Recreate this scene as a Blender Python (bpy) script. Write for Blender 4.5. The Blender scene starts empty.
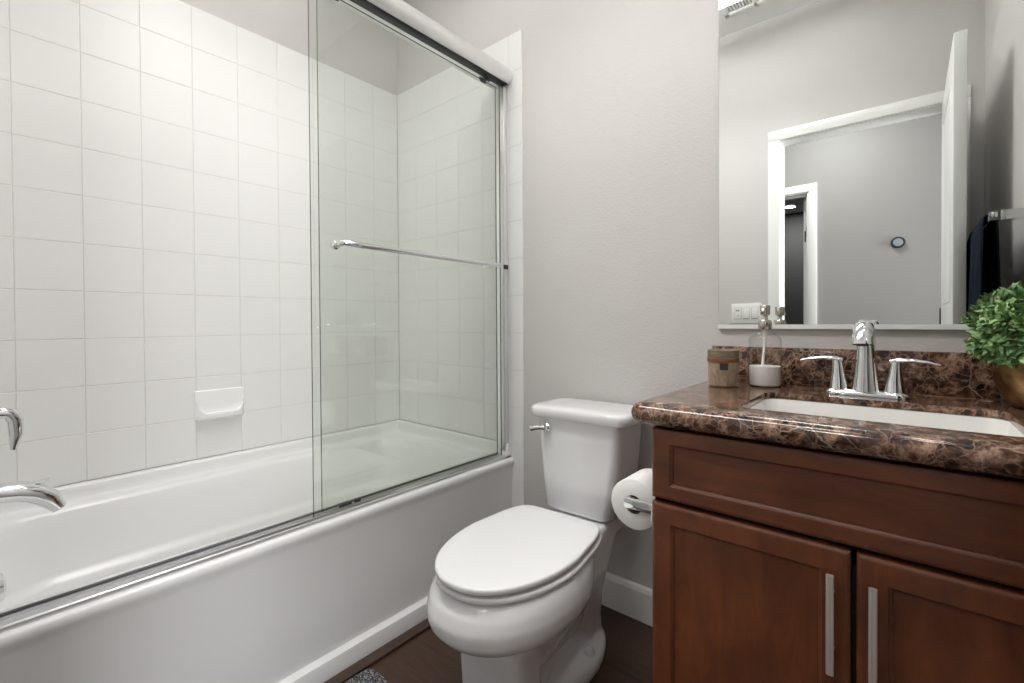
import bpy, bmesh, math, random
from math import sin, cos, pi, radians
from mathutils import Matrix, Vector, noise

C = bpy.context.scene.collection
SC = bpy.context.scene
# ------------------------------------------------------------------ camera
CAM = Vector((0, 0, 1.015))
yaw, pitch, roll = .7064, .0110, -.0058
fw = Vector((-sin(yaw) * cos(pitch), cos(yaw) * cos(pitch), -sin(pitch)))
r0 = Vector((cos(yaw), sin(yaw), 0)); u0 = r0.cross(fw)
rt = r0 * cos(roll) + u0 * sin(roll); up = -r0 * sin(roll) + u0 * cos(roll)
cam_d = bpy.data.cameras.new('camera'); cam = bpy.data.objects.new('camera', cam_d); C.objects.link(cam)
cam.matrix_world = Matrix(((rt.x, up.x, -fw.x, CAM.x), (rt.y, up.y, -fw.y, CAM.y), (rt.z, up.z, -fw.z, CAM.z), (0, 0, 0, 1)))
cam_d.sensor_width = 36; cam_d.lens = 463.2 / 1024 * 36
cam_d.shift_y = -(341.5 - 327.19) / 1024
cam_d.clip_start = .01
SC.camera = cam
# ------------------------------------------------------------------ light and colour
w = bpy.data.worlds.new('world'); SC.world = w; w.use_nodes = True
w.node_tree.nodes['Background'].inputs[0].default_value = (.85, .92, 1, 1)
w.node_tree.nodes['Background'].inputs[1].default_value = .6
SC.view_settings.view_transform = 'Standard'; SC.view_settings.look = 'None'
SC.view_settings.gamma = 1; SC.view_settings.use_curve_mapping = False
SC.view_settings.exposure = 0.16
SC.cycles.max_bounces = 14; SC.cycles.diffuse_bounces = 6; SC.cycles.glossy_bounces = 6
SC.cycles.transparent_max_bounces = 20; SC.cycles.transmission_bounces = 10
SC.cycles.caustics_reflective = False; SC.cycles.caustics_refractive = False
SC.cycles.use_denoising = True
SC.cycles.sample_clamp_indirect = 6


def area(name, loc, size, power, color=(1, 1, 1), rot=(0, 0, 0), sy=None, spread=180, disk=True):
    l = bpy.data.lights.new(name, 'AREA'); l.energy = power; l.color = color
    l.shape = 'DISK' if disk else 'RECTANGLE'; l.size = size; l.spread = radians(spread)
    if sy: l.size_y = sy
    o = bpy.data.objects.new(name, l); C.objects.link(o); o.location = loc; o.rotation_euler = rot
    return o


WARM = (1, .992, .985)
area('added_ceiling_fill', (-.85, .62, 2.585), 1.16, 9.0, WARM, sy=.30, spread=128, disk=False)  # added fill from an unseen fixture, evens out the room light
area('added_ceiling_side_fill', (-.85, .62, 2.58), 1.16, 4.0, WARM, sy=.30, disk=False)
area('added_ceiling_upfill', (-.85, .62, 2.675), 1.16, 24, WARM, (radians(180), 0, 0), sy=.30, disk=False)  # added fill aimed up to brighten ceiling and upper walls
area('recessed_light_lamp', (.04, 1.10, 2.728), .12, 2.2, WARM)
area('shower_light_lamp', (-1.65, .62, 2.728), .12, .8, WARM)
area('added_hallway_fill', (-.45, -.80, 2.665), .30, 13, (1, .99, .97))  # added hallway lamp, sends fill in through the doorway
area('added_hallway_side_fill', (1.55, -.72, 1.30), 1.0, 26, (1, .99, .97), (0, radians(90), radians(-14)), 1.5, spread=80, disk=False)  # added lamp at an invented opening, brightens the door jamb
area('far_room_lamp', (-1.35, -5.1, 2.72), .14, 8, (1, .97, .92))


# ------------------------------------------------------------------ materials
def nm(name):
    m = bpy.data.materials.new(name); m.use_nodes = True
    nt = m.node_tree; return m, nt, nt.nodes['Principled BSDF']


def lin(c): return tuple(((v / 255) / 12.92 if v / 255 <= .04045 else ((v / 255 + .055) / 1.055) ** 2.4) for v in c) + (1,)


def node(nt, t, **kw):
    n = nt.nodes.new(t)
    for k, v in kw.items():
        if k in n.inputs.keys() if hasattr(n.inputs, 'keys') else False: n.inputs[k].default_value = v
        else: setattr(n, k, v)
    return n


def coords(nt, scale=(1, 1, 1)):
    # world-aligned position (every object here is unrotated at rest or copied whole)
    g = nt.nodes.new('ShaderNodeNewGeometry'); mp = nt.nodes.new('ShaderNodeMapping')
    nt.links.new(g.outputs['Position'], mp.inputs['Vector']); mp.inputs['Scale'].default_value = scale
    return mp.outputs[0]


def nz(nt, vec, scale, detail=3, rough=.5, dist=0):
    n = nt.nodes.new('ShaderNodeTexNoise'); n.inputs['Scale'].default_value = scale
    n.inputs['Detail'].default_value = detail; n.inputs['Roughness'].default_value = rough
    n.inputs['Distortion'].default_value = dist
    nt.links.new(vec, n.inputs['Vector']); return n


def ramp(nt, fac, stops):
    r = nt.nodes.new('ShaderNodeValToRGB'); e = r.color_ramp.elements
    while len(e) < len(stops): e.new(.5)
    for i, (p, c) in enumerate(stops):
        e[i].position = p; e[i].color = tuple(c) + ((1,) if len(c) == 3 else ())
    nt.links.new(fac, r.inputs[0]); return r


def mix(nt, a, b, fac, mode='MIX'):
    m = nt.nodes.new('ShaderNodeMix'); m.data_type = 'RGBA'; m.blend_type = mode
    for sock, v in ((m.inputs[0], fac), (m.inputs[6], a), (m.inputs[7], b)):
        if hasattr(v, 'links'): nt.links.new(v, sock)
        else: sock.default_value = v
    return m.outputs[2]


def bump(nt, b, h, strength, dist=.01):
    n = nt.nodes.new('ShaderNodeBump'); n.inputs['Strength'].default_value = strength; n.inputs['Distance'].default_value = dist
    nt.links.new(h, n.inputs['Height']); nt.links.new(n.outputs[0], b.inputs['Normal'])


def simple(name, col, rough=.5, metal=0, coat=0, ior=1.5, var=.0, vs=8):
    m, nt, b = nm(name)
    b.inputs['Base Color'].default_value = tuple(col)[:3] + (1,)
    b.inputs['Roughness'].default_value = rough; b.inputs['Metallic'].default_value = metal
    b.inputs['Coat Weight'].default_value = coat; b.inputs['Coat Roughness'].default_value = .08; b.inputs['IOR'].default_value = ior
    if var:
        n = nz(nt, coords(nt), vs, 4)
        r = ramp(nt, n.outputs['Fac'], [(.3, [c * (1 - var) for c in col[:3]]), (.7, [min(1, c * (1 + var)) for c in col[:3]])])
        nt.links.new(r.outputs[0], b.inputs['Base Color'])
    return m


def paint(name, col, rough=.55, bs=.35, sc=160):
    m, nt, b = nm(name); v = coords(nt)
    b.inputs['Roughness'].default_value = rough
    n2 = nz(nt, v, 2.5, 3)
    r = ramp(nt, n2.outputs['Fac'], [(.3, [c * .975 for c in col[:3]]), (.7, [c * 1.02 for c in col[:3]])])
    nt.links.new(r.outputs[0], b.inputs['Base Color'])
    n = nz(nt, v, sc, 3, .6); bump(nt, b, n.outputs['Fac'], bs, .004)
    return m


M = {}
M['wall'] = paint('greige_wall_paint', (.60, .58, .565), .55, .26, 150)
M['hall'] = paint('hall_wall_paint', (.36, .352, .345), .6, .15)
M['ceiling'] = paint('white_ceiling_paint', (.86, .86, .85), .7)
M['trim'] = simple('white_gloss_trim', (.84, .84, .83), .28, coat=.2)
M['tile'] = simple('white_glazed_tile', (.84, .836, .825), .30, ior=1.36, var=.012, vs=3)
M['grout'] = simple('cream_grout', (.71, .70, .68), .8, var=.06, vs=30)
M['tub'] = simple('white_tub_enamel', (.83, .83, .83), .3, coat=.12)
M['porcelain'] = simple('white_vitreous_china', (.78, .78, .785), .12, coat=.5)
M['seat'] = simple('white_seat_plastic', (.80, .80, .805), .25)
M['chrome'] = simple('polished_chrome', (.82, .83, .84), .06, 1)
M['satin'] = simple('satin_aluminium', (.76, .76, .77), .28, 1)
M['silver'] = simple('bright_silver_rail', (.86, .86, .86), .34, .85)
M['nickel'] = simple('brushed_nickel', (.80, .77, .74), .36, .85)
M['dark'] = simple('dark_rubber', (.03, .032, .033), .5)
M['darkgap'] = simple('dark_cabinet_inside', (.012, .008, .007), .8)
M['plastic'] = simple('white_plastic', (.85, .85, .83), .35)
M['greymark'] = simple('grey_switch_marks', (.22, .22, .22), .5)
M['paper'] = simple('toilet_paper', (.86, .85, .84), .9, var=.02, vs=60)
M['card'] = simple('brown_cardboard', (.20, .12, .07), .8)
M['ventgrey'] = simple('vent_recess_grey', (.45, .46, .47), .6)

m, nt, b = nm('mirror_silver'); b.inputs['Metallic'].default_value = 1; b.inputs['Roughness'].default_value = 0
b.inputs['Base Color'].default_value = (.90, .925, .91, 1); M['mirror'] = m


def glassmat(name, tint, refl=1.0, rough=0):
    m = bpy.data.materials.new(name); m.use_nodes = True; nt = m.node_tree; nt.nodes.clear()
    o = nt.nodes.new('ShaderNodeOutputMaterial'); mx = nt.nodes.new('ShaderNodeMixShader')
    t = nt.nodes.new('ShaderNodeBsdfTransparent'); t.inputs[0].default_value = tint + (1,)
    g = nt.nodes.new('ShaderNodeBsdfGlossy'); g.inputs['Roughness'].default_value = rough
    # Schlick reflectance, the same from either side of the sheet
    fr = nt.nodes.new('ShaderNodeLayerWeight'); fr.inputs[0].default_value = .5
    pw = nt.nodes.new('ShaderNodeMath'); pw.operation = 'POWER'; pw.inputs[1].default_value = 5; nt.links.new(fr.outputs['Facing'], pw.inputs[0])
    ml = nt.nodes.new('ShaderNodeMath'); ml.operation = 'MULTIPLY_ADD'; ml.inputs[1].default_value = .96 * refl; ml.inputs[2].default_value = .04 * refl
    nt.links.new(pw.outputs[0], ml.inputs[0]); nt.links.new(ml.outputs[0], mx.inputs[0])
    nt.links.new(t.outputs[0], mx.inputs[1]); nt.links.new(g.outputs[0], mx.inputs[2]); nt.links.new(mx.outputs[0], o.inputs[0])
    return m


M['glass'] = glassmat('green_tinted_door_glass', (.964, .975, .960))
M['glassedge'] = simple('green_glass_edge', (.05, .085, .07), .15, coat=.5)
M['clear'] = glassmat('clear_bottle_glass', (.97, .975, .97))
_nt = M['clear'].node_tree; _lw = _nt.nodes.new('ShaderNodeLayerWeight'); _lw.inputs[0].default_value = .5
_rp = ramp(_nt, _lw.outputs['Facing'], [(.0, (.97, .975, .97)), (.6, (.92, .93, .92)), (.85, (.68, .70, .69)), (1.0, (.25, .27, .26))])
_nt.links.new(_rp.outputs[0], [n for n in _nt.nodes if n.type == 'BSDF_TRANSPARENT'][0].inputs[0])
M['soap'] = simple('white_liquid_soap', (.95, .94, .90), .35)


def emis(name, col, s):
    m = bpy.data.materials.new(name); m.use_nodes = True; nt = m.node_tree; nt.nodes.clear()
    o = nt.nodes.new('ShaderNodeOutputMaterial'); e = nt.nodes.new('ShaderNodeEmission')
    e.inputs[0].default_value = tuple(col) + (1,); e.inputs[1].default_value = s; nt.links.new(e.outputs[0], o.inputs[0]); return m


M['lampglow'] = emis('lit_lamp_diffuser', (1, .96, .9), 3)
M['added_glow'] = emis('added_window_glow', (.9, .96, 1), 3)  # glowing pane added at the hallway end, stands for outdoor light


def wood(name, c0, c1, rough, sc, coat=.3, rv=None):
    m, nt, b = nm(name)
    v = coords(nt, sc); n = nz(nt, v, 6, 6, .6, .6)
    v2 = coords(nt, (1, 1, 1)); n2 = nz(nt, v2, 9, 3, .5, .3)
    r = ramp(nt, n.outputs['Fac'], [(.28, c0), (.72, c1)])
    r2 = ramp(nt, n2.outputs['Fac'], [(.3, (.78, .76, .75)), (.7, (1.15, 1.13, 1.1))])
    nt.links.new(mix(nt, r.outputs[0], r2.outputs[0], 1.0, 'MULTIPLY'), b.inputs['Base Color'])
    b.inputs['Roughness'].default_value = rough; b.inputs['Coat Weight'].default_value = coat; b.inputs['Coat Roughness'].default_value = .22
    bump(nt, b, n.outputs['Fac'], .05, .002)
    return m


M['cabinet'] = wood('cherry_stained_cabinet', (.085, .0235, .0085), (.170, .050, .0160), .42, (5, 5, 1.0))
M['cabinet_h'] = wood('cherry_stained_drawer', (.085, .0235, .0085), (.170, .050, .0160), .42, (1.0, 5, 5))

# floor planks: boards run along x, 0.165 wide
m, nt, b = nm('dark_wood_planks')
v = coords(nt)
mp = nt.nodes.new('ShaderNodeMapping'); mp.inputs['Location'].default_value = (.35, -1.215, 0); nt.links.new(v, mp.inputs[0])
br = nt.nodes.new('ShaderNodeTexBrick'); nt.links.new(mp.outputs[0], br.inputs['Vector'])
br.inputs['Scale'].default_value = 1; br.inputs['Brick Width'].default_value = 1.2; br.inputs['Row Height'].default_value = .235
br.inputs['Mortar Size'].default_value = .0016; br.inputs['Mortar Smooth'].default_value = .1; br.inputs['Bias'].default_value = 0
br.inputs['Color1'].default_value = (.038, .020, .012, 1); br.inputs['Color2'].default_value = (.066, .035, .021, 1)
br.inputs['Mortar'].default_value = (.012, .007, .005, 1); br.offset = .4
g = nz(nt, coords(nt, (1.2, 9, 1)), 7, 6, .65, .5)
r = ramp(nt, g.outputs['Fac'], [(.25, (.55, .5, .48)), (.75, (1.35, 1.3, 1.25))])
nt.links.new(mix(nt, br.outputs['Color'], r.outputs[0], 1.0, 'MULTIPLY'), b.inputs['Base Color'])
b.inputs['Roughness'].default_value = .38; b.inputs['Coat Weight'].default_value = .1
bump(nt, b, g.outputs['Fac'], .12, .003); M['floor'] = m
M['shoe'] = wood('dark_wood_moulding', (.035, .017, .011), (.075, .038, .024), .4, (5, 1, 5))

# emperador marble
m, nt, b = nm('brown_emperador_marble')
v = coords(nt)
d = nz(nt, v, 14, 4, .6)
va = nt.nodes.new('ShaderNodeVectorMath'); va.operation = 'SCALE'; va.inputs['Scale'].default_value = .05
nt.links.new(d.outputs['Color'], va.inputs[0])
vb = nt.nodes.new('ShaderNodeVectorMath'); vb.operation = 'ADD'; nt.links.new(v, vb.inputs[0]); nt.links.new(va.outputs[0], vb.inputs[1])
n1 = nz(nt, vb.outputs[0], 34, 9, .72, .2)
base = ramp(nt, n1.outputs['Fac'], [(.36, (.010, .005, .004)), (.46, (.045, .020, .013)), (.53, (.125, .062, .037)), (.60, (.28, .165, .11)), (.69, (.52, .37, .28))])
# tan threads round small dark fragments
vo = nt.nodes.new('ShaderNodeTexVoronoi'); vo.feature = 'DISTANCE_TO_EDGE'; vo.inputs['Scale'].default_value = 62; nt.links.new(vb.outputs[0], vo.inputs['Vector'])
vein = ramp(nt, vo.outputs['Distance'], [(.0, (.75, .75, .75)), (.04, (.45, .45, .45)), (.13, (0, 0, 0))])
vm = nz(nt, v, 26, 4, .6); vmr = ramp(nt, vm.outputs['Fac'], [(.44, (0, 0, 0)), (.56, (.9, .9, .9))])
c1 = mix(nt, base.outputs[0], (.47, .30, .20, 1), mix(nt, vein.outputs[0], vmr.outputs[0], 1.0, 'MULTIPLY'))
vo3 = nt.nodes.new('ShaderNodeTexVoronoi'); vo3.feature = 'DISTANCE_TO_EDGE'; vo3.inputs['Scale'].default_value = 27; nt.links.new(vb.outputs[0], vo3.inputs['Vector'])
vein3 = ramp(nt, vo3.outputs['Distance'], [(.0, (.38, .38, .38)), (.035, (0, 0, 0))])
c1 = mix(nt, c1, (.50, .34, .24, 1), vein3.outputs[0])
vo2 = nt.nodes.new('ShaderNodeTexVoronoi'); vo2.feature = 'DISTANCE_TO_EDGE'; vo2.inputs['Scale'].default_value = 5.5; nt.links.new(vb.outputs[0], vo2.inputs['Vector'])
vein2 = ramp(nt, vo2.outputs['Distance'], [(.0, (.75, .75, .75)), (.009, (0, 0, 0))])
vm2 = nz(nt, v, 6, 2); vmr2 = ramp(nt, vm2.outputs['Fac'], [(.5, (0, 0, 0)), (.6, (1, 1, 1))])
c2 = mix(nt, c1, (.58, .48, .40, 1), mix(nt, vein2.outputs[0], vmr2.outputs[0], 1.0, 'MULTIPLY'))
sp = nz(nt, vb.outputs[0], 22, 2, .4); spr = ramp(nt, sp.outputs['Fac'], [(.70, (0, 0, 0)), (.74, (.9, .9, .9))])
c3 = mix(nt, c2, (.60, .50, .42, 1), spr.outputs[0])
nt.links.new(c3, b.inputs['Base Color']); b.inputs['Roughness'].default_value = .13; b.inputs['Coat Weight'].default_value = .1; b.inputs['Coat Roughness'].default_value = .04
M['marble'] = m

# speckled mat
m, nt, b = nm('speckled_grey_pile')
n = nz(nt, coords(nt), 260, 2, .8)
r = ramp(nt, n.outputs['Fac'], [(.38, (.006, .006, .007)), (.52, (.06, .06, .065)), (.62, (.45, .45, .46))])
nt.links.new(r.outputs[0], b.inputs['Base Color']); b.inputs['Roughness'].default_value = .95; M['mat'] = m
# towel
m, nt, b = nm('navy_terry_cloth')
n = nz(nt, coords(nt), 350, 2, .8); r = ramp(nt, n.outputs['Fac'], [(.3, (.004, .007, .014)), (.7, (.013, .02, .035))])
nt.links.new(r.outputs[0], b.inputs['Base Color']); b.inputs['Roughness'].default_value = .95; b.inputs['Specular IOR Level'].default_value = .1
bump(nt, b, n.outputs['Fac'], .6, .003); M['towel'] = m
# leaves
m, nt, b = nm('green_leaf')
n = nz(nt, coords(nt), 38, 3, .6); r = ramp(nt, n.outputs['Fac'], [(.32, (.09, .20, .085)), (.5, (.22, .38, .14)), (.68, (.46, .60, .26))])
nt.links.new(r.outputs[0], b.inputs['Base Color']); b.inputs['Roughness'].default_value = .4; b.inputs['Subsurface Weight'].default_value = 0; M['leaf'] = m
M['stem'] = simple('brown_stem', (.08, .05, .025), .7)
M['soil'] = simple('dark_moss', (.03, .035, .015), .95)
# hammered brass pot
m, nt, b = nm('hammered_copper_gold')
vo = nt.nodes.new('ShaderNodeTexVoronoi'); vo.inputs['Scale'].default_value = 55; nt.links.new(coords(nt), vo.inputs['Vector'])
n = nz(nt, coords(nt), 14, 4, .6); r = ramp(nt, n.outputs['Fac'], [(.3, (.10, .055, .025)), (.55, (.30, .17, .075)), (.75, (.62, .42, .22))])
nt.links.new(r.outputs[0], b.inputs['Base Color']); b.inputs['Metallic'].default_value = .9; b.inputs['Roughness'].default_value = .3
bump(nt, b, vo.outputs['Distance'], .5, .004); M['pot'] = m
# candle jar wrapped in birch bark
m, nt, b = nm('pale_bark_wrap')
n = nz(nt, coords(nt, (1, 1, .4)), 40, 5, .7, 1.0); r = ramp(nt, n.outputs['Fac'], [(.3, (.15, .10, .065)), (.5, (.33, .24, .165)), (.72, (.47, .37, .27))])
nt.links.new(r.outputs[0], b.inputs['Base Color']); b.inputs['Roughness'].default_value = .45; b.inputs['Coat Weight'].default_value = .4; M['bark'] = m
m, nt, b = nm('mossy_bark_band')
n = nz(nt, coords(nt, (.6, .6, 2)), 60, 4, .7); r = ramp(nt, n.outputs['Fac'], [(.3, (.10, .08, .045)), (.7, (.27, .23, .15))])
nt.links.new(r.outputs[0], b.inputs['Base Color']); b.inputs['Roughness'].default_value = .5; M['moss'] = m
M['twine'] = simple('rust_brown_band', (.22, .075, .03), .6, var=.2, vs=80)
M['tag'] = simple('charcoal_tag', (.03, .027, .027), .6)
M['wax'] = simple('cream_wax', (.62, .5, .36), .5)
M['pump'] = simple('bronze_nickel_pump', (.58, .52, .47), .22, 1)
M['rail'] = simple('pale_metal_rail', (.88, .88, .88), .5, .4)
M['sinkwhite'] = simple('cream_white_sink_china', (.87, .865, .83), .15, coat=.4)
M['dishwhite'] = simple('bright_white_ceramic', (.90, .90, .90), .12, coat=.5)
M['switchgap'] = simple('switch_gap_grey', (.45, .45, .45), .6)
M['hinge'] = simple('dark_bronze_hinge', (.05, .045, .04), .4, .8)
M['screen'] = simple('thermostat_screen', (.30, .36, .42), .08, coat=.6)
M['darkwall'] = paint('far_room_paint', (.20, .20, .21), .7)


# ------------------------------------------------------------------ mesh helpers
class MB:
    def __init__(s): s.v = []; s.f = []; s.mi = []; s.sm = []

    def add(s, vs, fs, mi=0, sm=True):
        o = len(s.v); s.v += [Vector(p) for p in vs]
        for f in fs: s.f.append([i + o for i in f]); s.mi.append(mi); s.sm.append(sm)
        return s

    def bm(s, bm, mi=0, sm=True, mat=None):
        bm.verts.ensure_lookup_table(); bm.verts.index_update()
        vs = [(mat @ v.co if mat else v.co.copy()) for v in bm.verts]
        s.add(vs, [[v.index for v in f.verts] for f in bm.faces], mi, sm); bm.free(); return s

    def box(s, x0, x1, y0, y1, z0, z1, bev=0, seg=2, mi=0, mat=None):
        bm = bmesh.new(); bmesh.ops.create_cube(bm, size=1)
        for v in bm.verts:
            v.co = Vector(((x0 + x1) / 2 + v.co.x * (x1 - x0), (y0 + y1) / 2 + v.co.y * (y1 - y0), (z0 + z1) / 2 + v.co.z * (z1 - z0)))
        if bev: bmesh.ops.bevel(bm, geom=bm.edges[:], offset=bev, segments=seg, affect='EDGES', profile=.5)
        bmesh.ops.recalc_face_normals(bm, faces=bm.faces[:])
        return s.bm(bm, mi, bool(bev), mat)

    def rings(s, rs, close=True, capa=True, capb=True, mi=0, sm=True):
        n = len(rs[0]); vs = [p for r in rs for p in r]; fs = []
        for i in range(len(rs) - 1):
            for j in range(n if close else n - 1):
                k = (j + 1) % n; fs.append([i * n + j, i * n + k, (i + 1) * n + k, (i + 1) * n + j])
        if capa: fs.append(list(range(n))[::-1])
        if capb: fs.append([(len(rs) - 1) * n + j for j in range(n)])
        return s.add(vs, fs, mi, sm)

    def lathe(s, prof, c=(0, 0, 0), n=40, mi=0, axis='z', capa=True, capb=True):
        rs = []
        for r, h in prof:
            ring = []
            for j in range(n):
                a = 2 * pi * j / n; p = (r * cos(a), r * sin(a), h)
                if axis == 'x': p = (h, p[0], p[1])
                if axis == 'y': p = (p[1], h, p[0])
                ring.append(Vector(p) + Vector(c))
            rs.append(ring)
        return s.rings(rs, True, capa, capb, mi)

    def tube(s, path, rad, n=14, mi=0, flat=1.0, upv=(0, 0, 1), sq=2.0, caps=True):
        rs = []; P = [Vector(p) for p in path]; u = Vector(upv)
        for i, p in enumerate(P):
            t = (P[min(i + 1, len(P) - 1)] - P[max(i - 1, 0)]).normalized()
            sd = t.cross(u)
            if sd.length < 1e-4: sd = t.cross(Vector((1, 0, .01)))
            sd.normalize(); w_ = sd.cross(t).normalized()
            r = rad[i] if isinstance(rad, (list, tuple)) else rad
            ra, rb = r if isinstance(r, (list, tuple)) else (r, r * flat)
            ring = []
            for j in range(n):
                a = 2 * pi * j / n; c_, s_ = cos(a), sin(a)
                e = 2 / sq
                c_ = math.copysign(abs(c_) ** e, c_); s_ = math.copysign(abs(s_) ** e, s_)
                ring.append(p + sd * ra * c_ + w_ * rb * s_)
            rs.append(ring)
        return s.rings(rs, True, caps, caps, mi)

    def prism(s, pts, a0, a1, axis='y', mi=0, sm=False):
        def P(p, a): return {'y': (p[0], a, p[1]), 'x': (a, p[0], p[1]), 'z': (p[0], p[1], a)}[axis]
        return s.rings([[P(p, a0) for p in pts], [P(p, a1) for p in pts]], True, True, True, mi, sm)


def wloc(o):
    v = Vector((0, 0, 0))
    while o: v += o.location; o = o.parent
    return v


def part(name, mb, mat, parent=None, label=None, kind=None, bev=None, auto=40, pivot=None, recalc=True):
    xs = [p.x for p in mb.v]; ys = [p.y for p in mb.v]; zs = [p.z for p in mb.v]
    org = Vector(pivot) if pivot else Vector(((min(xs) + max(xs)) / 2, (min(ys) + max(ys)) / 2, min(zs)))
    me = bpy.data.meshes.new(name); me.from_pydata([p - org for p in mb.v], [], mb.f); me.update()
    for i, p in enumerate(me.polygons): p.material_index = mb.mi[i]; p.use_smooth = mb.sm[i]
    for mm in (mat if isinstance(mat, (list, tuple)) else [mat]): me.materials.append(mm)
    if recalc:
        bm = bmesh.new(); bm.from_mesh(me); bmesh.ops.recalc_face_normals(bm, faces=bm.faces[:]); bm.to_mesh(me); bm.free()
    o = bpy.data.objects.new(name, me); C.objects.link(o)
    if parent: o.parent = parent; o.location = org - wloc(parent)
    else: o.location = org
    if auto and any(mb.sm):
        try: me.set_sharp_from_angle(angle=radians(auto))
        except Exception: pass
    if bev:
        bv = o.modifiers.new('bevel', 'BEVEL'); bv.width = bev; bv.segments = 3; bv.limit_method = 'ANGLE'; bv.angle_limit = radians(40)
        for p in me.polygons: p.use_smooth = True
        if not auto: pass
    if label: o['label'] = label
    if kind: o['kind'] = kind
    return o


def thing(name, loc, label, cat, group=None):
    o = bpy.data.objects.new(name, None); C.objects.link(o); o.location = loc; o.empty_display_size = .05
    o['label'] = label; o['category'] = cat
    if group: o['group'] = group
    return o


def tag(o, label, cat, group=None):
    o['label'] = label; o['category'] = cat
    if group: o['group'] = group
    return o


def struct(name, mb, mat, parent=None, **k):
    o = part(name, mb, mat, parent, **k)
    if not parent: o['kind'] = 'structure'
    return o


def rrect(x0, x1, y0, y1, r, z, n=8):
    pts = []
    for cx, cy, a0 in ((x1 - r, y1 - r, 0), (x0 + r, y1 - r, 90), (x0 + r, y0 + r, 180), (x1 - r, y0 + r, 270)):
        for i in range(n + 1):
            a = radians(a0 + 90 * i / n); pts.append(Vector((cx + r * cos(a), cy + r * sin(a), z)))
    return pts


# ------------------------------------------------------------------ room constants
D = 1.475; XL = -2.042; XR = .264; YF = -.06; CZ = 2.743; S = .1545; TT = .006
WT = .115
XO0, XO1 = -.549, .158          # doorway opening in the front wall
HY = -1.42                      # hallway far wall
TZ0 = .505; TZ1 = TZ0 + 11 * S  # tile field

# ------------------------------------------------------------------ shell
struct('floor', MB().box(-3.2, 1.75, -6.2, D, -.06, 0), M['floor'])
struct('ceiling', MB().box(-3.2, 1.75, -6.2, D + .1, CZ, CZ + .08), M['ceiling'])
wall_back = struct('wall_back', MB().box(XL - .12, XR + .12, D, D + .12, 0, CZ), M['wall'])
wall_left = struct('wall_left', MB().box(XL - .12, XL, YF - WT, D, 0, CZ), M['wall'])
struct('wall_right', MB().box(XR, XR + .1, YF, D, 0, CZ), M['wall'])
wf = MB(); wf.box(XL, XO0 - .012, YF - WT, YF, 0, CZ); wf.box(XO1 + .012, 1.75, YF - WT, YF, 0, CZ); wf.box(XO0 - .012, XO1 + .012, YF - WT, YF, 2.042, CZ)
wall_front = struct('wall_front', wf, M['wall'])
# hallway
hw = MB(); hx0, hx1 = -1.30, -.60
hw.box(-3.2, hx0, HY - .11, HY, 0, CZ); hw.box(hx1, 1.75, HY - .11, HY, 0, CZ); hw.box(hx0, hx1, HY - .11, HY, 2.045, CZ)
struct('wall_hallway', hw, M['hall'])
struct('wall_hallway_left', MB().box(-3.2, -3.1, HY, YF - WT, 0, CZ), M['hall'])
ww = MB(); ww.box(1.65, 1.75, HY, YF - WT, 0, .55); ww.box(1.65, 1.75, HY, YF - WT, 2.15, CZ)
ww.box(1.65, 1.75, HY, HY + .15, .55, 2.15); ww.box(1.65, 1.75, YF - WT - .12, YF - WT, .55, 2.15)
struct('wall_hallway_right', ww, M['hall'])
wn = struct('added_window_1', MB().box(1.70, 1.71, HY + .15, YF - WT - .12, .55, 2.15), M['added_glow'])  # unseen pane added to go with the side lamp on the jamb
fr = MB()
for a, b_ in ((HY + .15, HY + .20), (-.75, -.71), (YF - WT - .17, YF - WT - .12)): fr.box(1.66, 1.70, a, b_, .55, 2.15, .004)
fr.box(1.66, 1.70, HY + .15, YF - WT - .12, .55, .60, .004); fr.box(1.66, 1.70, HY + .15, YF - WT - .12, 2.10, 2.15, .004)
part('added_window_frame', fr, M['trim'], wn)
# far dark room
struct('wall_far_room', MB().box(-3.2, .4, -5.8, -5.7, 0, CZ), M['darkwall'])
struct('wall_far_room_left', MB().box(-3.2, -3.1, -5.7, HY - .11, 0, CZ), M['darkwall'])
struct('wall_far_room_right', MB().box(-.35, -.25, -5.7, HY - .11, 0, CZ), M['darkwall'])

# bathroom doorway: jambs + casings (each side a piece of trim_1)
t1 = MB()
JD = YF - WT
t1.box(XO0 - .012, XO0, JD - .002, YF + .002, 0, 2.03, .001); t1.box(XO1, XO1 + .012, JD - .002, YF + .002, 0, 2.03, .001)
t1.box(XO0 - .012, XO1 + .012, JD - .002, YF + .002, 2.03, 2.042, .001)
trim1 = struct('trim_1', t1, M['trim'])
for nm_, yy0, yy1 in (('casing', YF, YF + .015), ('hallway_casing', JD - .015, JD)):
    c = MB(); cw = .057
    c.box(XO0 - .004 - cw, XO0 - .004, yy0, yy1, 0, 2.035, .003); c.box(XO1 + .004, XO1 + .004 + cw, yy0, yy1, 0, 2.035, .003)
    c.box(XO0 - .004 - cw, XO1 + .004 + cw, yy0, yy1, 2.035, 2.035 + cw, .003)
    part(nm_, c, M['trim'], trim1)
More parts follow.
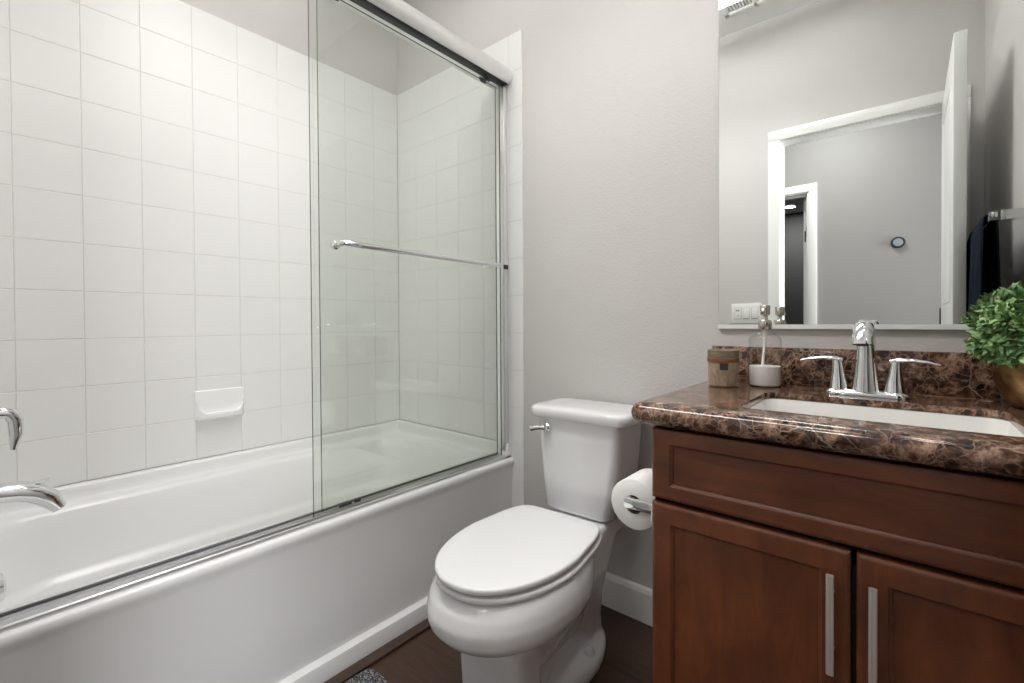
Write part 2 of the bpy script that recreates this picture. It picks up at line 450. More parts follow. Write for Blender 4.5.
# hallway doorway opposite
t2 = MB(); t2.box(hx0, hx0 + .012, HY - .112, HY + .002, 0, 2.03, .001); t2.box(hx1 - .012, hx1, HY - .112, HY + .002, 0, 2.03, .001); t2.box(hx0, hx1, HY - .112, HY + .002, 2.03, 2.045, .001)
t2.box(hx1 - .024, hx1 - .012, HY - .07, HY - .035, 0, 2.03, .001); t2.box(hx0, hx1 - .012, HY - .07, HY - .035, 2.015, 2.03, .001)
trim2 = struct('trim_2', t2, M['trim'])
c = MB(); c.box(hx0 - .06, hx0 - .002, HY, HY + .015, 0, 2.04, .003); c.box(hx1 + .0, hx1 + .058, HY, HY + .015, 0, 2.04, .003); c.box(hx0 - .06, hx1 + .058, HY, HY + .015, 2.04, 2.10, .003)
part('casing', c, M['trim'], trim2)
for z in (.25, 1.68): part('hinge', MB().box(hx1 - .0155, hx1 - .012, HY - .030, HY - .006, z, z + .09, .001), M['hinge'], trim2)

d2s = struct('door_2', MB().box(hx1 - .052, hx1 - .016, HY - .90, HY - .118, .012, 2.02, .002), M['trim'])
for z in (.25, 1.66): part('hinge', MB().box(hx1 - .046, hx1 - .022, HY - .118, HY - .1155, z, z + .09, .0005), M['hinge'], d2s)
# baseboards
struct('baseboard_back', MB().prism([(D, 0), (D - .014, 0), (D - .014, .100), (D - .010, .112), (D - .004, .117), (D, .117)], -1.1935, -.42, 'x'), M['trim'])
struct('baseboard_front', MB().prism([(YF, 0), (YF + .014, 0), (YF + .014, .100), (YF + .010, .112), (YF + .004, .117), (YF, .117)], -1.19, XO0 - .062, 'x'), M['trim'])
struct('baseboard_hallway', MB().prism([(HY, 0), (HY + .014, 0), (HY + .014, .100), (HY + .004, .117), (HY, .117)], hx1 + .06, 1.65, 'x'), M['trim'])
struct('baseboard_right', MB().box(XR - .014, XR, YF + .018, .94, 0, .117, .003), M['trim'])

# bathroom door, open flat along the right wall
dX0, dX1 = .121, .156
dr = MB().box(dX0, dX1, YF + .018, .690, .012, 2.018, .002)
door1 = struct('door_1', dr, M['trim'])
pnl = MB()
for z0, z1 in ((.14, .95), (1.08, 1.90)):
    for xx in (dX0 - .0015, dX1 + .0015):
        a, b_ = (xx, xx + .003) if xx < dX0 else (xx - .003, xx)
        f = .012
        pnl.box(a, b_, .08, .08 + f, z0, z1, .001); pnl.box(a, b_, .57 - f, .57, z0, z1, .001)
        pnl.box(a, b_, .08, .57, z0, z0 + f, .001); pnl.box(a, b_, .08, .57, z1 - f, z1, .001)
part('panel_moulding', pnl, M['trim'], door1)
for xx, sg in ((dX1, 1), (dX0, -1)):
    hd = MB(); hd.lathe([(.026, 0), (.026, sg * .005), (.009, sg * .007), (.009, sg * .028)], (xx, .63, .93), 24, axis='x')
    hd.tube([(xx + sg * .026, .635, .93), (xx + sg * .028, .60, .93), (xx + sg * .027, .55, .928), (xx + sg * .027, .52, .926)], [(.007, .009), (.006, .009), (.005, .008), (.004, .006)], 12, upv=(0, 0, 1))
    part('door_handle', hd, M['nickel'], door1)
for z in (.22, .985): part('hinge', MB().box(dX0 - .006, dX0 - .001, YF + .019, YF + .034, z, z + .085, .001), M['hinge'], door1)

# tile fields
def tilefield(name, parent, us, z0, rows, place, extra=None):
    """us: list of (u0,u1) columns; place(u,z,d)->point, d = distance proud of the wall"""
    mb = MB(); rnd = random.Random(len(us) * 7 + 3)
    g = .0009; bv = .0013
    u_lo = us[0][0]; u_hi = us[-1][1]
    def quadbox(u0, u1, za, zb, d0, d1, mi, bev):
        t = (rnd.random() - .5) * .0005; s_ = (rnd.random() - .5) * .0005
        outer = [(u0, za, d0), (u1, za, d0), (u1, zb, d0), (u0, zb, d0)]
        mid = [(u0, za, d1 - bev), (u1, za, d1 - bev), (u1, zb, d1 - bev), (u0, zb, d1 - bev)]
        inn = [(u0 + bev, za + bev, d1 + t - s_), (u1 - bev, za + bev, d1 - t - s_), (u1 - bev, zb - bev, d1 - t + s_), (u0 + bev, zb - bev, d1 + t + s_)]
        mb.rings([[place(*p) for p in q] for q in (outer, mid, inn)], mi=mi, sm=False)
    quadbox(u_lo, u_hi, z0, z0 + rows * S, .0002, TT - .0012, 1, .0003)
    for (u0, u1) in us:
        for r_ in range(rows):
            quadbox(u0 + g, u1 - g, z0 + r_ * S + g, z0 + (r_ + 1) * S - g, .001, TT, 0, bv)
    return part(name, mb, [M['tile'], M['grout']], parent, auto=None)


yb_ = [YF + .0005] + [.0886 + k * S for k in range(9)] + [D - TT]
ycols = list(zip(yb_[:-1], yb_[1:]))
tilefield('tile_surround', wall_left, ycols, TZ0, 11, lambda u, z, d: (XL + d, u, z))
xcols = [(XL + TT + k * S, XL + TT + (k + 1) * S) for k in range(5)]; xb = xcols[-1][1]; xe = -1.1945
tilefield('tile_surround', wall_back, xcols + [(xb, xe)], TZ0, 11, lambda u, z, d: (u, D - d, z))
tilefield('tile_strip', wall_back, [(xb, xe)], TZ0 - 3 * S, 3, lambda u, z, d: (u, D - d, z))
tilefield('tile_surround', wall_front, xcols + [(xb, xe)], TZ0, 11, lambda u, z, d: (u, YF + d, z))
tilefield('tile_strip', wall_front, [(xb, xe)], TZ0 - 3 * S, 3, lambda u, z, d: (u, YF + d, z))

# ------------------------------------------------------------------ bathtub
tub = thing('bathtub', (-1.64, .70, 0), 'white alcove bathtub with a plain apron under the sliding glass doors', 'bathtub')
ya, yb = YF + .0075, D - .0075
xa = XL + .0075
def tr(x1, z, dx=0): return rrect(xa, x1, ya, yb, .002, z, 10)
rs = []
for x1, z in ((-1.243, .0), (-1.243, .052), (-1.245, .058), (-1.256, .062), (-1.262, .067), (-1.260, .24), (-1.254, .404), (-1.250, .418), (-1.2465, .427), (-1.2450, .436), (-1.2465, .444), (-1.249, .448), (-1.254, .450)):
    rs.append(tr(x1, z))
ix0, ix1, iy0, iy1 = -1.990, -1.350, -.012, 1.405
for ins, z, r_ in ((-.006, .450, .12), (.002, .4485, .12), (.010, .444, .12), (.016, .435, .13), (.022, .40, .14), (.050, .268, .15), (.055, .258, .15), (.064, .250, .15), (.074, .240, .15), (.082, .18, .15), (.09, .12, .14), (.105, .095, .13), (.135, .082, .12), (.18, .078, .10)):
    rs.append(rrect(ix0 + ins, ix1 - ins, iy0 + ins * .6, iy1 - ins * 1.5, r_, z, 10))
part('basin', MB().rings(rs, capa=False), M['tub'], tub, auto=50)
# raised tiling flange round the three walls
prof = [(0, .449), (0, .5045), (.010, .5045), (.015, .502), (.018, .496), (.020, .480), (.024, .464), (.032, .454), (.045, .4502), (.046, .449)]
path = [(-1.262, yb, 0, -1), (xa, yb, 1, -1), (xa, ya, 1, 1), (-1.262, ya, 0, 1)]
part('tiling_flange', MB().rings([[(px + dx * o, py + dy * o, z) for o, z in prof] for px, py, dx, dy in path], close=True), M['tub'], tub, auto=50)
# drain overflow
part('overflow_plate', MB().lathe([(.0, 0), (.034, 0), (.036, .004), (.030, .012), (.012, .016), (.0005, .016)], (-1.655, .034, .385), 28, axis='y'), M['chrome'], tub)
part('drain', MB().lathe([(.030, .0785), (.033, .081), (.026, .083), (.0005, .080)], (-1.655, .27, 0), 24), M['chrome'], tub)
# floor moulding by the apron
struct('trim_3', MB().box(-1.241, -1.203, YF + .002, D - .016, .0005, .010, .003), M['shoe'])

# ------------------------------------------------------------------ tub spout, valve handle
sp = thing('tub_spout', (-1.65, YF + TT, .60), 'arched chrome tub spout above the bathtub at the left edge', 'spout')
b_ = MB(); pts = [(-.052, .605), (-.02, .612), (.03, .614), (.075, .608), (.105, .595), (.128, .575), (.143, .550)]
rad = [(.030, .024), (.030, .023), (.029, .022), (.029, .023), (.029, .024), (.027, .022), (.026, .015)]
b_.tube([(-1.65, y, z) for y, z in pts], rad, 20, sq=3.0, upv=(0, .3, 1)); part('spout_body', b_, M['chrome'], sp)
part('escutcheon', MB().lathe([(.040, YF + TT), (.040, YF + TT + .006), (.030, YF + TT + .010)], (-1.65, 0, .605), 28, axis='y'), M['chrome'], sp)
b_ = MB(); b_.tube([(-1.65, .108, .605), (-1.65, .110, .622)], .004, 10); b_.tube([(-1.65, .098, .622), (-1.65, .112, .623), (-1.65, .128, .628)], [(.010, .003), (.012, .003), (.008, .002)], 12)
part('diverter_knob', b_, M['chrome'], sp)
hn = thing('valve_handle', (-1.65, YF + TT, .79), 'chrome lever shower valve handle above the tub spout', 'handle')
part('escutcheon', MB().lathe([(.075, YF + TT), (.075, YF + TT + .004), (.06, YF + TT + .010), (.028, YF + TT + .014), (.026, .03), (.024, .04)], (-1.65, 0, .79), 32, axis='y'), M['chrome'], hn)
b_ = MB(); b_.tube([(-1.65, .02, .800), (-1.65, .045, .805), (-1.65, .062, .800), (-1.65, .070, .782), (-1.65, .071, .75), (-1.65, .066, .712)], [(.014, .010), (.015, .011), (.015, .011), (.014, .009), (.013, .007), (.005, .003)], 16, upv=(1, 0, 0))
part('lever', b_, M['chrome'], hn)

# soap dish
sd = MB()
y0, y1, z0, z1 = .545, .714, .650, .762; x0 = XL + TT
sd.box(x0, x0 + .010, y0, y1, z0, z1, .004, 3)
secs = []
for i in range(25):
    t = i / 24; yy = y0 + .003 + (y1 - y0 - .006) * t
    q = abs(2 * t - 1)
    e = (1 - q ** 5)
    dpt = .013 + .032 * e ** .6                      # how far the tray stands out
    zt = z0 + .026 + .046 * max(0, (q - .62) / .38) ** 1.6   # lip sweeps up into the two ends
    secs.append([(x0 + .004, yy, z0 + .001), (x0 + dpt * .75, yy, z0 + .003), (x0 + dpt * .94, yy, z0 + .010), (x0 + dpt, yy, zt - .006), (x0 + dpt - .002, yy, zt), (x0 + dpt - .006, yy, zt + .001),
                 (x0 + .010 + (dpt - .012) * .55, yy, max(z0 + .018, zt - .012)), (x0 + .0105, yy, max(z0 + .024, zt - .004)), (x0 + .004, yy, z0 + .03)])
sd.rings(secs)
tag(part('soap_dish', sd, M['dishwhite'], auto=35), 'white ceramic soap dish set into the tiled wall over the tub', 'soap dish')

# ------------------------------------------------------------------ sliding shower doors
en = thing('shower_door', (-1.295, .70, .45), 'sliding glass shower doors in a silver frame standing on the bathtub rim', 'shower door')
hp = []
hx = [(-1.340, 2.004), (-1.340, 2.062), (-1.330, 2.071), (-1.285, 2.074), (-1.262, 2.070), (-1.248, 2.060), (-1.241, 2.045), (-1.240, 2.030), (-1.245, 2.016), (-1.254, 2.006), (-1.262, 2.003), (-1.264, 2.012), (-1.330, 2.012), (-1.332, 2.004)]
part('header_rail', MB().prism(hx, YF + .0065, D - .0065, 'y', sm=True), M['silver'], en, auto=60)
part('header_channel', MB().box(-1.298, -1.268, YF + .01, D - .01, 2.004, 2.0115, .001), M['dark'], en)
part('header_liner', MB().box(-1.329, -1.2985, YF + .01, D - .01, 2.003, 2.0115, .001), M['silver'], en)
tp = [(-1.262, .4505), (-1.262, .458), (-1.268, .460), (-1.270, .466), (-1.274, .466), (-1.275, .458), (-1.293, .458), (-1.294, .464), (-1.297, .464), (-1.298, .458), (-1.318, .458), (-1.3185, .464), (-1.324, .4658), (-1.328, .463), (-1.330, .4505)]
part('bottom_track', MB().prism(tp, YF + .0065, D - .0065, 'y'), M['satin'], en)
part('track_seal', MB().box(-1.3175, -1.3150, YF + .01, D - .01, .4585, .4635, .0005), M['greymark'], en)
for yy0, yy1 in ((D - .030, D - .0065), (YF + .0065, YF + .030)):
    j = MB(); j.box(-1.318, -1.272, yy0, yy1, .478, 1.990, .002)
    part('wall_jamb', j, M['silver'], en)
part('bumper', MB().box(-1.268, -1.260, D - .042, D - .018, 1.234, 1.252, .002), M['dark'], en)

def panel(x, y0, y1, z0=.460, z1=1.992, label=None):
    mb = MB(); h = .003
    v = [(x - h, y0, z0), (x + h, y0, z0), (x + h, y1, z0), (x - h, y1, z0), (x - h, y0, z1), (x + h, y0, z1), (x + h, y1, z1), (x - h, y1, z1)]
    mb.add(v, [(3, 7, 4, 0), (1, 5, 6, 2)], 0, False); mb.add(v, [(0, 1, 5, 4), (2, 3, 7, 6), (0, 3, 2, 1), (4, 5, 6, 7)], 1, False)
    o = part('glass_panel', mb, [M['glass'], M['glassedge']], en, auto=None, recalc=False)
    if label: o['label'] = label
    return o


outer = panel(-1.284, .630, 1.432)
inner = panel(-1.306, .666, 1.432)
ZB = 1.243
for P_, xb_, sg in ((outer, -1.235, 1),):
    bp = [(-1.2805, .700, ZB), (-1.262, .702, ZB + .002), (-1.247, .712, ZB + .006), (-1.238, .735, ZB + .004), (-1.235, .76, ZB + .002)]
    b_ = MB(); b_.tube(bp + [(-1.235, 1.30, ZB - .002), (-1.235, 1.375, ZB - .002)], .0088, 14)
    b_.tube([(-1.2805, 1.335, ZB - .008), (-1.238, 1.335, ZB - .006)], .006, 12)
    part('towel_bar', b_, M['chrome'], P_)
    b_ = MB(); b_.lathe([(.013, -1.2805), (.013, -1.272), (.009, -1.270)], (0, .700, ZB), 20, axis='x'); part('mounting_knob', b_, M['chrome'], P_)
    b_ = MB(); b_.lathe([(.013, -1.3035 + .016), (.010, -1.2990 + .0), (.006, -1.2995)], (0, 1.335, ZB - .008), 20, axis='x')
for P_, xx in ((outer, -1.284), (inner, -1.306)):
    for yy in (P_.location.y * 0 + .72, 1.36):
        b_ = MB(); b_.lathe([(.011, -.004), (.0145, -.004), (.0145, .004), (.011, .004)], (xx - .0075, yy, 2.006), 20, axis='x'); b_.box(xx - .0038, xx + .0038, yy - .014, yy + .014, 1.984, 1.996, .001)
        part('roller', b_, M['dark'], P_)
b_ = MB(); b_.box(-1.2795, -1.2755, .705, .745, .468, .476, .001); b_.box(-1.2795, -1.2755, .755, .775, .468, .476, .001)
part('guide_clip', b_, M['dark'], en)

# ------------------------------------------------------------------ toilet
TX = -.799
toi = thing('toilet', (TX, 1.0, 0), 'white two-piece toilet with closed elongated lid between bathtub and vanity', 'toilet')

def egg(yf, ym, yb_, w, wb, z, n=56, pf=2.0, pb=3.0, bc=None, cx=TX):
    """front half super-ellipse to yf, back half tapering to half width wb at yb_"""
    pts = []
    for i in range(n):
        t = 2 * pi * i / n; c_, s_ = cos(t), sin(t)
        if c_ >= 0:
            y = ym - (ym - yf) * abs(c_) ** (2 / pf); x = w * math.copysign(abs(s_) ** (2 / pf), s_)
        else:
            k = abs(c_) ** (2 / pb); y = ym + (yb_ - ym) * k; ww_ = math.copysign(abs(s_) ** (2 / pb), s_)
            x = (w + (wb - w) * k ** 1.6) * ww_
        pts.append(Vector((cx + x, y, z)))
    return pts


# bowl and pedestal: overlapping closed shells welded into one surface
b_ = MB()
def bw(yf, w, z, yb_=1.16, wb=.12): return egg(yf, .93, yb_, w, wb, z, pf=2.15)
b_.rings([bw(.800, .095, .165), bw(.790, .104, .232), bw(.768, .118, .258), bw(.738, .137, .272), bw(.706, .156, .283), bw(.680, .174, .297), bw(.664, .183, .317),
          bw(.662, .185, .345, 1.165, .13), bw(.673, .181, .372, 1.17, .135), bw(.690, .174, .392, 1.17, .135), bw(.702, .168, .401, 1.165, .13)])
b_.box(TX - .098, TX + .098, 1.08, 1.425, .335, .394, .012)                # tank deck
b_.rings([rrect(TX - .102, TX + .102, .812, .905, .020, 0), rrect(TX - .100, TX + .100, .808, .90, .020, .06), rrect(TX - .098, TX + .098, .797, .90, .022, .17), rrect(TX - .098, TX + .098, .785, .93, .03, .245)])
b_.rings([rrect(TX - .060, TX + .060, .85, 1.32, .03, 0), rrect(TX - .064, TX + .064, .85, 1.30, .03, .09), rrect(TX - .080, TX + .080, .88, 1.28, .03, .19), rrect(TX - .100, TX + .100, .90, 1.28, .03, .27), rrect(TX - .098, TX + .098, .95, 1.36, .03, .37)])
b_.rings([bw(.86, .100, .19, 1.13, .09), bw(.80, .145, .26, 1.16, .12), bw(.80, .155, .34, 1.17, .13)])
b_.rings([egg(.86, 1.14, 1.345, .113, .085, 0, pb=2.4), egg(.865, 1.14, 1.345, .113, .085, .022, pb=2.4), egg(.89, 1.14, 1.335, .105, .075, .036, pb=2.4), egg(.94, 1.14, 1.32, .075, .06, .046, pb=2.4)])
b_.tube([(TX, .95, .08), (TX, 1.02, .17), (TX, 1.10, .21), (TX, 1.18, .16), (TX, 1.22, .06)], [.066, .074, .078, .072, .066], 24)   # trapway
bowl = part('bowl', b_, M['porcelain'], toi, auto=None)
rm = bowl.modifiers.new('weld', 'REMESH'); rm.mode = 'VOXEL'; rm.voxel_size = .0055; rm.use_smooth_shade = True
smo = bowl.modifiers.new('soften', 'SMOOTH'); smo.iterations = 7; smo.factor = .5
# seat and lid
def slab(z0, z1, yf, w, wb, ybk, rnd_=.006, dome=0):
    rs = []
    for k in (0, .3, .7, 1): 
        a = k * pi / 2; ins = rnd_ * (1 - sin(a)); rs.append(egg(yf + ins, .945, ybk - ins, w - ins, wb - ins, z0 + rnd_ * (1 - cos(a)), pb=9.0, pf=2.12, n=96))
    for k in (0, .3, .6, 1):
        a = k * pi / 2; ins = rnd_ * (1 - cos(a)); rs.append(egg(yf + ins, .945, ybk - ins, w - ins, wb - ins, z1 - rnd_ * (1 - sin(a)), pb=9.0, pf=2.12, n=96))
    if dome:
        for q in (.85, .6, .3):
            rs.append([Vector((TX + (p.x - TX) * q, .93 + (p.y - .93) * q, z1 + dome * (1 - q * q))) for p in rs[7]])
    return MB().rings(rs)
part('seat', slab(.4045, .4195, .684, .173, .138, 1.160), M['seat'], toi, auto=60)
part('lid', slab(.4255, .4415, .680, .169, .136, 1.150, dome=.003), M['seat'], toi, auto=60)
for sx in (-1, 1): part('seat_hinge', MB().tube([(TX + sx * .07 - .016, 1.166, .412), (TX + sx * .07 + .016, 1.166, .412)], .007, 12), M['seat'], toi)
for sx in (-1, 1):
    part('bolt_cap', MB().lathe([(.017, .0), (.0165, .008), (.013, .016), (.007, .021), (.0005, .0225)], (TX + sx * .080, 1.165, .040), 20), M['porcelain'], toi)
# tank
def trect(x0, x1, y0, y1, z, bow=.012, n=8, r_=.03):
    pts = rrect(x0, x1, y0, y1, r_, z, n); cx = (x0 + x1) / 2; hw_ = (x1 - x0) / 2
    for p in pts:
        if p.y < (y0 + y1) / 2: p.y -= bow * (1 - ((p.x - cx) / hw_) ** 2)
    return pts
KX = TX - .008
rs = []
for ins, z in ((.022, .396), (.008, .400), (.0, .412)): rs.append(trect(KX - .122 + ins, KX + .122 - ins, 1.243 + ins, 1.435, z))
for z, hw_, yf in ((.50, .135, 1.246), (.60, .145, 1.248), (.70, .153, 1.250)): rs.append(trect(KX - hw_, KX + hw_, yf, 1.440, z))
part('tank', MB().rings(rs), M['porcelain'], toi, auto=50)
rs = []
for ins, z in ((.012, .697), (.004, .699), (.0, .704), (.0, .722), (.002, .729), (.007, .734), (.016, .7365), (.04, .7385)):
    rs.append(trect(KX - .179 + ins, KX + .179 - ins, 1.236 + ins, 1.450 - ins, z, .014, r_=.035))
part('tank_lid', MB().rings(rs), M['porcelain'], toi, auto=50)
LX_ = KX - .104
b_ = MB(); b_.lathe([(.015, 1.262), (.015, 1.238), (.010, 1.234), (.008, 1.228)], (LX_, 0, .667), 20, axis='y')
b_.tube([(LX_, 1.228, .667), (LX_ - .018, 1.224, .667), (LX_ - .036, 1.220, .664), (LX_ - .050, 1.218, .660)], [(.006, .008), (.005, .007), (.006, .008), (.006, .009)], 12)
part('flush_lever', b_, M['chrome'], toi, label='chrome flush lever on the tank front')
b_ = MB(); b_.tube([(KX - .08, 1.40, .40), (KX - .08, 1.40, .30), (KX - .085, 1.43, .20), (KX - .09, 1.455, .18)], .006, 10)
part('supply_hose', b_, M['nickel'], toi)

# the whole toilet stands turned a few degrees off square
Tm = Matrix.Translation((TX, 1.35, 0)) @ Matrix.Rotation(radians(3.2), 4, 'Z') @ Matrix.Translation((-TX, -1.35, 0))
toi.matrix_world = Tm @ Matrix.Translation(toi.location)
# ------------------------------------------------------------------ vanity cabinet
VF = .95; VX0 = -.4185; VX1 = XR - .001
van = thing('vanity_cabinet', ((VX0 + VX1) / 2, 1.2, 0), 'cherry brown bathroom vanity cabinet with two doors under the marble counter', 'cabinet')
b_ = MB(); b_.box(VX0, VX0 + .018, VF + .022, D - .001, .0, .789); b_.box(VX1 - .018, VX1, VF + .022, D - .001, .0, .789); b_.box(VX0, VX1, D - .012, D - .001, 0, .789)
b_.box(VX0, VX1, VF + .022, D - .001, .10, .118); b_.box(VX0, VX1, VF + .085, VF + .10, 0, .10)
part('carcass', b_, M['cabinet'], van)
b_ = MB(); b_.box(VX0, VX0 + .04, VF + .0205, VF + .024, .10, .789); b_.box(VX1 - .02, VX1, VF + .0205, VF + .024, .10, .789); b_.box(VX0, VX1, VF + .0205, VF + .024, .60, .66); b_.box(VX0, VX1, VF + .0205, VF + .024, .765, .789); b_.box(-.09, -.04, VF + .0205, VF + .024, .10, .66)
part('face_frame', b_, M['darkgap'], van)

def front(name, x0, x1, z0, z1, sl, sr, st, sb, mat, matp):
    """shaker front: outer frame and recessed panel as one moulded front"""
    y = VF; t = .020; mb = MB(); r1 = .003; ledge = .006; dep = .009
    def q(x0_, x1_, z0_, z1_, yy): return [(x0_, yy, z0_), (x1_, yy, z0_), (x1_, yy, z1_), (x0_, yy, z1_)]
    a0, a1, c0, c1 = x0 + sl, x1 - sr, z0 + sb, z1 - st
    rs = [q(x0, x1, z0, z1, y + t), q(x0, x1, z0, z1, y + .005), q(x0 + .0015, x1 - .0015, z0 + .0015, z1 - .0015, y + .0022), q(x0 + .005, x1 - .005, z0 + .005, z1 - .005, y + .0005), q(x0 + .008, x1 - .008, z0 + .008, z1 - .008, y),
          q(a0 - ledge, a1 + ledge, c0 - ledge, c1 + ledge, y), q(a0 - ledge + .002, a1 + ledge - .002, c0 - ledge + .002, c1 + ledge - .002, y + .003), q(a0 - .001, a1 + .001, c0 - .001, c1 + .001, y + .0055), q(a0, a1, c0, c1, y + dep)]
    mb.rings(rs, sm=False)
    o = part(name, mb, mat, van, auto=None); return o


front('drawer_front', VX0, VX1 - .004, .637, .786, .045, .045, .036, .036, M['cabinet_h'], None)
ZD0 = .115; ZD1 = .628
d1 = front('door', VX0, -.0705, ZD0, ZD1, .047, .046, .047, .05, M['cabinet'], None)
d2 = front('door', -.0630, VX1 - .004, ZD0, ZD1, .047, .047, .047, .05, M['cabinet'], None)
for dd, hx_, zt in ((d1, -.0965, .592), (d2, -.0400, .590)):
    b_ = MB(); yy = VF - .028
    b_.rings([rrect(hx_ - .0058, hx_ + .0058, yy - .004, yy + .004, .0037, z, 5) for z in (zt - .166, zt)])
    for zz in (zt - .135, zt - .037): b_.tube([(hx_, yy + .003, zz), (hx_, VF, zz)], .0042, 10)
    part('handle', b_, M['nickel'], dd, label='brushed nickel bar handle')

# countertop with opening
CZt = .840; CX0 = -.462; CY0 = .922; CY1 = D - .001; CX1 = XR - .0015
ox0, ox1, oy0, oy1 = -.262, .147, 1.010, 1.278
ct = thing('countertop', ((CX0 + CX1) / 2, 1.2, CZt - .048), 'polished brown marble vanity countertop with light veins and a sink cut-out', 'countertop')
def crect(ins, z, insb=0):
    N_ = 9; x0_, x1_, y0_, y1_ = CX0 + ins, CX1, CY0 + ins, CY1; r_ = .028 - min(ins, .02); pts = []
    pts += [Vector((x1_, y1_, z))] * (N_ + 1) ; pts += [Vector((x0_, y1_, z))] * (N_ + 1)
    for i in range(N_ + 1):
        a = radians(180 + 90 * i / N_); pts.append(Vector((x0_ + r_ + r_ * cos(a), y0_ + r_ + r_ * sin(a), z)))
    pts += [Vector((x1_, y0_, z))] * (N_ + 1)
    return pts
rs = []
H_ = .046
for k in range(0, 11):
    a = pi * k / 10; rs.append(crect(.023 * (1 - sin(a)), CZt - H_ / 2 - H_ / 2 * cos(a)))
zt = CZt
rs.append(rrect(ox0, ox1, oy0, oy1, .030, zt, 9)); rs.append(rrect(ox0 + .001, ox1 - .001, oy0 + .001, oy1 - .001, .030, zt - .002, 9)); rs.append(rrect(ox0 + .001, ox1 - .001, oy0 + .001, oy1 - .001, .030, zt - .014, 9)); rs.append(rrect(ox0 - .004, ox1 + .004, oy0 - .004, oy1 + .004, .030, zt - .0142, 9))
rs.append([Vector((p.x, p.y, CZt - H_)) for p in rrect(ox0 - .03, ox1 + .03, oy0 - .03, oy1 + .03, .03, 0, 9)])
rs.append(rs[0])
mbc = MB(); mbc.rings(rs, capa=False, capb=False)
o = part('slab', mbc, M['marble'], ct, auto=35, recalc=True)
part('backsplash', MB().box(-.449, CX1, D - .020, D - .0005, CZt + .0005, .940, .0015), M['marble'], ct)
# sink
sk = thing('sink', (-.06, 1.145, .68), 'white undermount sink basin set below the marble countertop opening', 'sink')
rs = []
for ins, z, r_ in ((-.022, .798, .035), (-.022, .8254, .035), (-.003, .8256, .032), (.001, .824, .034), (.006, .80, .036), (.014, .72, .045), (.03, .685, .05), (.06, .672, .05), (.10, .668, .02)):
    rs.append(rrect(ox0 + ins, ox1 - ins, oy0 + ins, oy1 - ins, r_, z, 9))
part('basin', MB().rings(rs, capa=False), M['sinkwhite'], sk, auto=50)
part('drain', MB().lathe([(.022, .6685), (.024, .670), (.018, .6715), (.0005, .669)], (-.06, 1.145, 0), 24), M['chrome'], sk)

# faucet
FX, FY = -.073, 1.350
fa = thing('faucet', (FX, FY, CZt), 'chrome two-handle centerset faucet behind the sink on the marble countertop', 'faucet')
b_ = MB(); rs = []
for ins, z in ((0, CZt + .0005), (0, CZt + .006), (.003, CZt + .010), (.010, CZt + .013), (.02, CZt + .0145)): rs.append(rrect(FX - .079 + ins, FX + .079 - ins, FY - .026 + ins, FY + .026 - ins, .024 - ins * .6, z, 8))
b_.rings(rs); part('base_plate', b_, M['chrome'], fa)
b_ = MB()
def ell(cy, cz, a, bb, tilt, n=24):
    return [Vector((FX + a * cos(2 * pi * j / n), cy + bb * sin(2 * pi * j / n) * cos(tilt), cz + bb * sin(2 * pi * j / n) * sin(tilt))) for j in range(n)]
b_.rings([ell(FY, CZt + .010, .027, .025, 0), ell(FY, CZt + .05, .0225, .022, 0), ell(FY, CZt + .10, .0190, .020, 0), ell(FY - .001, CZt + .130, .0180, .020, radians(10)),
          ell(FY - .006, CZt + .150, .0175, .021, radians(35)), ell(FY - .024, CZt + .160, .0175, .018, radians(68)), ell(FY - .05, CZt + .160, .0180, .0165, radians(92)), ell(FY - .078, CZt + .153, .0185, .0155, radians(112)),
          ell(FY - .097, CZt + .140, .0188, .0150, radians(140)), ell(FY - .104, CZt + .122, .0188, .0148, radians(168))], mi=0)
part('spout', b_, M['chrome'], fa, auto=70)
part('aerator', MB().lathe([(.011, CZt + .119), (.0115, CZt + .130)], (FX, FY - .104, 0), 20), M['dark'], fa)
b_ = MB(); b_.tube([(FX, FY + .012, CZt + .14), (FX, FY + .020, CZt + .160)], .003, 10); b_.lathe([(.003, CZt + .158), (.006, CZt + .161), (.006, CZt + .167), (.0005, CZt + .169)], (FX, FY + .020, 0), 14); part('lift_rod', b_, M['chrome'], fa)
for sx in (-1, 1):
    hx_ = FX + sx * .052
    b_ = MB(); b_.rings([[Vector((hx_ + sx * dx + a * cos(2 * pi * j / 24), FY + a * sin(2 * pi * j / 24) * .95, CZt + z)) for j in range(24)] for z, a, dx in ((.010, .0205, 0), (.03, .017, .0), (.055, .0125, .001), (.074, .0105, .002), (.082, .0095, .003), (.085, .006, .004))])
    part('handle_post', b_, M['chrome'], fa)
    b_ = MB(); b_.tube([(hx_ - sx * .008, FY, CZt + .080), (hx_ + sx * .006, FY - .001, CZt + .0835), (hx_ + sx * .03, FY - .003, CZt + .0845), (hx_ + sx * .055, FY - .005, CZt + .082), (hx_ + sx * .076, FY - .007, CZt + .077)], [(.0075, .005), (.0105, .0058), (.0105, .0048), (.0085, .0036), (.003, .0018)], 16)
    part('lever', b_, M['chrome'], fa)

